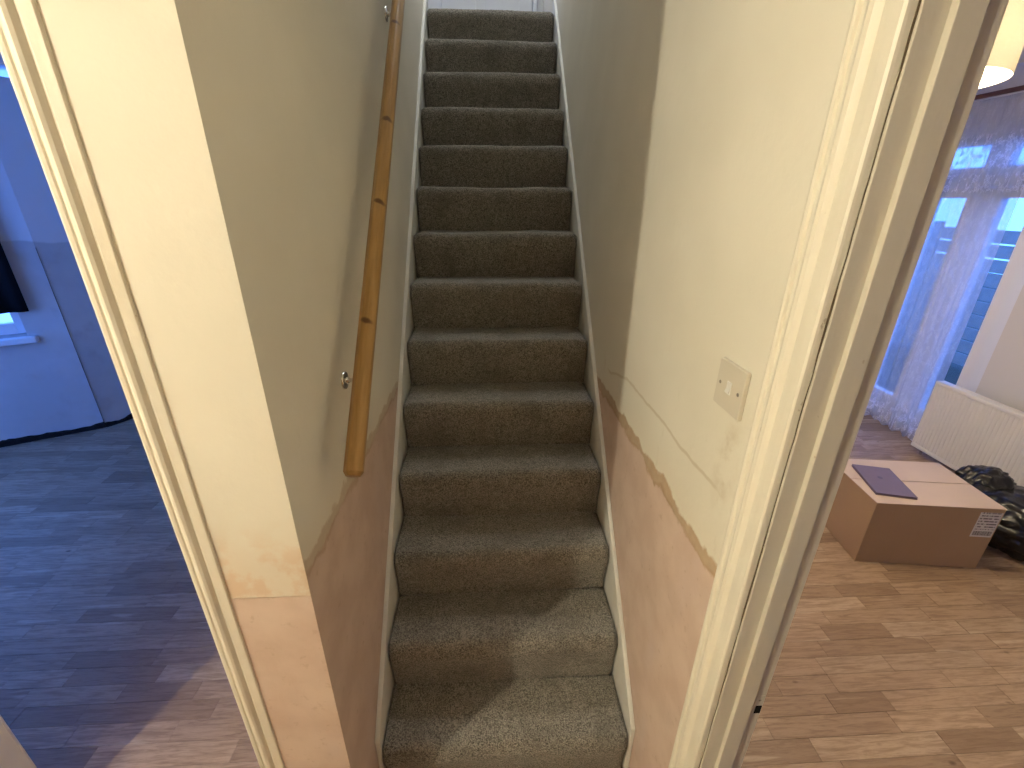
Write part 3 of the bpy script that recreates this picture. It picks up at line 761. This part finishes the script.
# ------------------------------------------------------------------ cardboard box, slab on top, bag
ang = math.atan2(1.578 - 1.652, 2.434 - 1.857); bx = empty('cardboard_box', (1.857, 1.652, 0.0004), ang)
tag(bx, 'brown cardboard carton with white shipping label on the oak floor', 'box')
BW, BD, BH = .582, .402, .363
pv = .0
MB().box(0, BW, 0, .004, .001, BH, .0008).box(0, BW, BD - .004, BD, .001, BH, .0008).box(0, .004, .004, BD - .004, .001, BH, .0008).box(BW - .004, BW, .004, BD - .004, .001, BH, .0008).box(.004, BW - .004, .004, BD - .004, .001, .005).build('body', M['card'], bx)
MB().box(-.001, BW + .001, -.001, BD / 2 - .0025, BH - .002, BH + .002, .0008).build('flap', M['kraft_pale'], bx)
MB().box(-.001, BW + .001, BD / 2 + .0025, BD + .001, BH - .002, BH + .002, .0008).build('flap', M['kraft_pale'], bx)
MB().box(.004, BW - .004, BD / 2 - .04, BD / 2 + .04, BH - .006, BH - .003).build('inner_flap', M['tape'], bx)
lb = MB().box(0, 1, -.0008, 0, 0, 1).build('shipping_label', M['label'], bx); lb.scale = (.098, 1, .145); lb.location = (.478, 0, .196); lb['label'] = 'white printed shipping label'
tb = empty('tablet', (2.021, 1.8145, BH + .0028), math.atan2(.254, .075) - PI / 2)
tag(tb, 'flat mauve grey tablet in a cover lying on the cardboard carton', 'tablet')
MB().box(-.089, .089, -.1325, .1325, .0, .0055, .002, 2).build('cover', M['mauve'], tb)
MB().box(-.086, .086, -.130, .130, .0055, .0085, .0008).build('pages', M['mauve_dark'], tb)
MB().box(-.089, .089, -.1325, .1325, .0085, .013, .002, 2).build('front_cover', M['mauve'], tb)
MB().lathe([(.012, .0128), (.012, .0133), (.011, .0134)], 20, Matrix.Translation((-.005, .02, 0))).build('emblem', M['mauve_dark'], tb)

def bag():
    bm = bmesh.new()
    def lobe(c, r, pw):
        b2 = bmesh.new(); bmesh.ops.create_icosphere(b2, subdivisions=5, radius=1.0)
        V = np.array([v.co[:] for v in b2.verts])
        d = 1 + .30 * vnoise(V * 1.7 + 3, 5) + .16 * (np.abs(vnoise(V * 3.4 + 1.3, 9)) * 2 - .3) + .05 * (np.abs(vnoise(V * 8, 12)) * 2 - .3)
        V = V * d[:, None] * np.array(r) + np.array(c)
        V[:, 2] = np.maximum(V[:, 2], .003 + .004 * (vnoise(V * 30, 2) + .5))
        for v, q in zip(b2.verts, V): v.co = q
        me = bpy.data.meshes.new('t'); b2.to_mesh(me); b2.free(); bm.from_mesh(me); bpy.data.meshes.remove(me)
    lobe((0, 0, .135), (.225, .235, .165), 0); lobe((-.005, .17, .20), (.135, .12, .14), 1)
    me = bpy.data.meshes.new('rubbish_bag'); bm.to_mesh(me); bm.free()
    o = link('rubbish_bag', me, M['bag'], None, True); o.location = (2.775, 1.765, 0); return o
tag(bag(), 'crumpled black plastic rubbish bag beside the cardboard carton', 'bag')

# ------------------------------------------------------------------ left room: bay window, sill, dark curtain, wall foot
wl = empty('window_2', (K.x, K.y, 0), angA); tag(wl, 'white framed window with a deep sill in the left room', 'window', kind='structure')
def lbox(name, a, b, d0, d1, z0, z1, mat='upvc', bev=.003): return MB().box(a, b, d0, d1, z0, z1, bev).build(name, M[mat], wl)
lbox('sill', .165, 1.32, -.10, .055, .745, .789, bev=.008)
for (a, b, c, d) in ((.217, .275, .80, 2.19), (1.24, 1.298, .80, 2.19), (.275, 1.24, .80, .875), (.275, 1.24, 2.13, 2.19), (.73, .79, .875, 2.13)): lbox('frame', a, b, -.12, -.06, c, d)
lbox('pane', .275, .73, -.095, -.089, .875, 2.13, 'glass', 0); lbox('pane', .79, 1.24, -.095, -.089, .875, 2.13, 'glass', 0)
lbox('reveal', .2155, .2165, -.19, -.001, .80, 2.19, 'upvc', 0)
for k_, d in enumerate((0,)):
    c_ = K + uA * .757; nA = Vector((.482, -.876)); portal((c_.x - nA.x * .15, c_.y - nA.y * .15, 1.5), (PI / 2, 0, angA + PI), 1.1, 1.4)
wo = empty('window_3', (EA.x, EA.y, 0)); tag(wo, 'second window of the left room beyond the frame', 'window', kind='structure')
for (a, b, c, d) in ((-.21, -.15, .45, 2.35), (-1.65, -1.59, .45, 2.35), (-1.59, -.21, .45, .52), (-1.59, -.21, 2.28, 2.35)): MB().box(-.12, -.06, a, b, c, d, .003).build('frame', M['upvc'], wo)
MB().box(-.095, -.089, -1.59, -.21, .52, 2.28).build('pane', M['glass'], wo)
portal((EA.x - .15, EA.y - .9, 1.4), (0, -PI / 2, 0), 1.9, 1.5)
wn = empty('window_6', (EA.x, LY1, 0)); tag(wn, 'wide front window of the left room out of view', 'window', kind='structure')
for (a, b, c, d) in ((.205, .27, .905, 2.195), (1.93, 1.995, .905, 2.195), (.27, 1.93, .905, .98), (.27, 1.93, 2.12, 2.195), (1.07, 1.13, .98, 2.12)): MB().box(a, b, -.08, -.03, c, d, .003).build('frame', M['upvc'], wn)
for (a, b) in ((.27, 1.07), (1.13, 1.93)): MB().box(a, b, -.058, -.052, .98, 2.12).build('pane', M['glass'], wn)
portal((EA.x + 1.10, LY1 - .12, 1.55), (PI / 2, 0, 0), 1.8, 1.3)
# slim fanlight in the side wall
wf = empty('window_4', (K.x, K.y, 0), angB); tag(wf, 'slim high light near the ceiling of the left room', 'window', kind='structure')
MB().box(.101, .499, .08, .11, 2.386, 2.398, .001).build('frame', M['upvc'], wf)
MB().box(.101, .499, .09, .094, 2.398, 2.454).build('pane', M['glass'], wf)

def black_curtain():
    ny, nz = 60, 12; u = np.linspace(0, 1, ny); v = np.linspace(0, 1, nz); Uu, Vv = np.meshgrid(u, v, indexing='ij')
    A = .135 + .42 * Uu; Z = .972 + 1.30 * Vv; Dp = .075 + .012 * np.sin(Uu * 22) * (1 - .4 * Vv)
    V1 = np.stack([A, Dp, Z], -1).reshape(-1, 3); V2 = np.stack([A, Dp + .004, Z], -1).reshape(-1, 3)
    idx = np.arange(ny * nz).reshape(ny, nz); n = ny * nz
    F = np.stack([idx[:-1, :-1], idx[1:, :-1], idx[1:, 1:], idx[:-1, 1:]], -1).reshape(-1, 4)
    faces = [tuple(int(q) for q in f) for f in F] + [tuple(int(q) + n for q in f[::-1]) for f in F]
    bd = list(idx[:, 0]) + list(idx[-1, 1:]) + list(idx[-2::-1, -1]) + list(idx[0, -2:0:-1])
    for i in range(len(bd)):
        a, b = int(bd[i]), int(bd[(i + 1) % len(bd)]); faces.append((a, b, b + n, a + n))
    o = frompy('curtain', np.vstack([V1, V2]), faces, M['blackcloth'], None, True); o.location = (K.x, K.y, 0); o.rotation_euler = (0, 0, angA); return o
tag(black_curtain(), 'black cloth curtain half covering the window in the left room', 'curtain')
cp = empty('curtain_rod', (K.x, K.y, 2.285), angA); tag(cp, 'thin metal rod carrying the black curtain', 'curtain rod')
MB().tube([(.12, .077, 0), (1.38, .077, 0)], .010, 12).build('rod', M['steel'], cp, True)
for a in (.14, 1.36): MB().box(a - .008, a + .008, .0, .08, -.008, .008, .001).build('rod_bracket', M['steel'], cp)

def foot(name, mtx, L, sgn, seed):
    n = 90; top = .022 + .03 * (vnoise(np.stack([np.linspace(0, L * 9, n), np.zeros(n), np.zeros(n)], -1), seed) + .5) + .010 * vnoise(np.stack([np.linspace(0, L * 45, n), np.zeros(n), np.zeros(n)], -1), seed + 1)
    V = []; F = []
    for i in range(n):
        a = L * i / (n - 1); dpt = sgn * (.010 + .006 * (vnoise(np.array([[a * 25, 1, seed]]), 3)[0] + .5))
        V += [(a, sgn * .0005, .0), (a, dpt, .0), (a, dpt * .8, top[i] * .8), (a, sgn * .0005, top[i])]
    for i in range(n - 1):
        for j in range(4):
            k2 = (j + 1) % 4; F.append((i * 4 + j, i * 4 + k2, (i + 1) * 4 + k2, (i + 1) * 4 + j))
    F += [(0, 1, 2, 3), tuple(4 * (n - 1) + q for q in (3, 2, 1, 0))]
    o = frompy(name, V, F, M['grime'], None); o.matrix_world = mtx; return o
zc_ = np.linspace(0, 1.38, 40); V = []; F = []
for i in range(40):
    q = .0005 + .0012 * (vnoise(np.array([[zc_[i] * 9, .3, .2]]), 4)[0] + .5)
    V += [(K.x + .0045 - q * .4, K.y - .0045 - q, zc_[i]), (K.x + .0045 + q * 1.2, K.y - .0045 + q, zc_[i]), (K.x - .006, K.y + .006, zc_[i])]
for i in range(39):
    for q in range(3): F.append((i * 3 + q, i * 3 + (q + 1) % 3, i * 3 + 3 + (q + 1) % 3, i * 3 + 3 + q))
F += [(0, 1, 2), (117, 118, 119)]
o = frompy('corner_line', V, F, M['crack'], bpy.data.objects['wall_bay_side']); o['label'] = 'thin dark line in the wall corner'  # narrow dark strip down the corner of the bay
o = foot('foot_gap_bay', mA, 1.5, 1, 4); tag(o, 'ragged dark gap where the skirting is missing under the bay window', 'wall gap', kind='structure')  # raised dark strip stands for the gap, there is no skirting
o = foot('foot_gap_bay_side', mB, .6, -1, 8); tag(o, 'ragged dark gap at the foot of the narrow plaster wall', 'wall gap', kind='structure')
portal((-1.63, 3.2 + .42, UP + 1.45), (0, -PI / 2, 0), 1.1, .6)
lw = empty('window_5', (-1.6, 3.2, UP)); tag(lw, 'small landing window out of view upstairs', 'window', kind='structure')
MB().box(-.08, -.03, .12, .16, .9, 2.0, .003).box(-.08, -.03, .68, .72, .9, 2.0, .003).box(-.08, -.03, .16, .68, .9, .94, .003).box(-.08, -.03, .16, .68, 1.96, 2.0, .003).build('frame', M['upvc'], lw)
MB().box(-.058, -.053, .16, .68, .94, 1.96).build('pane', M['glass'], lw)
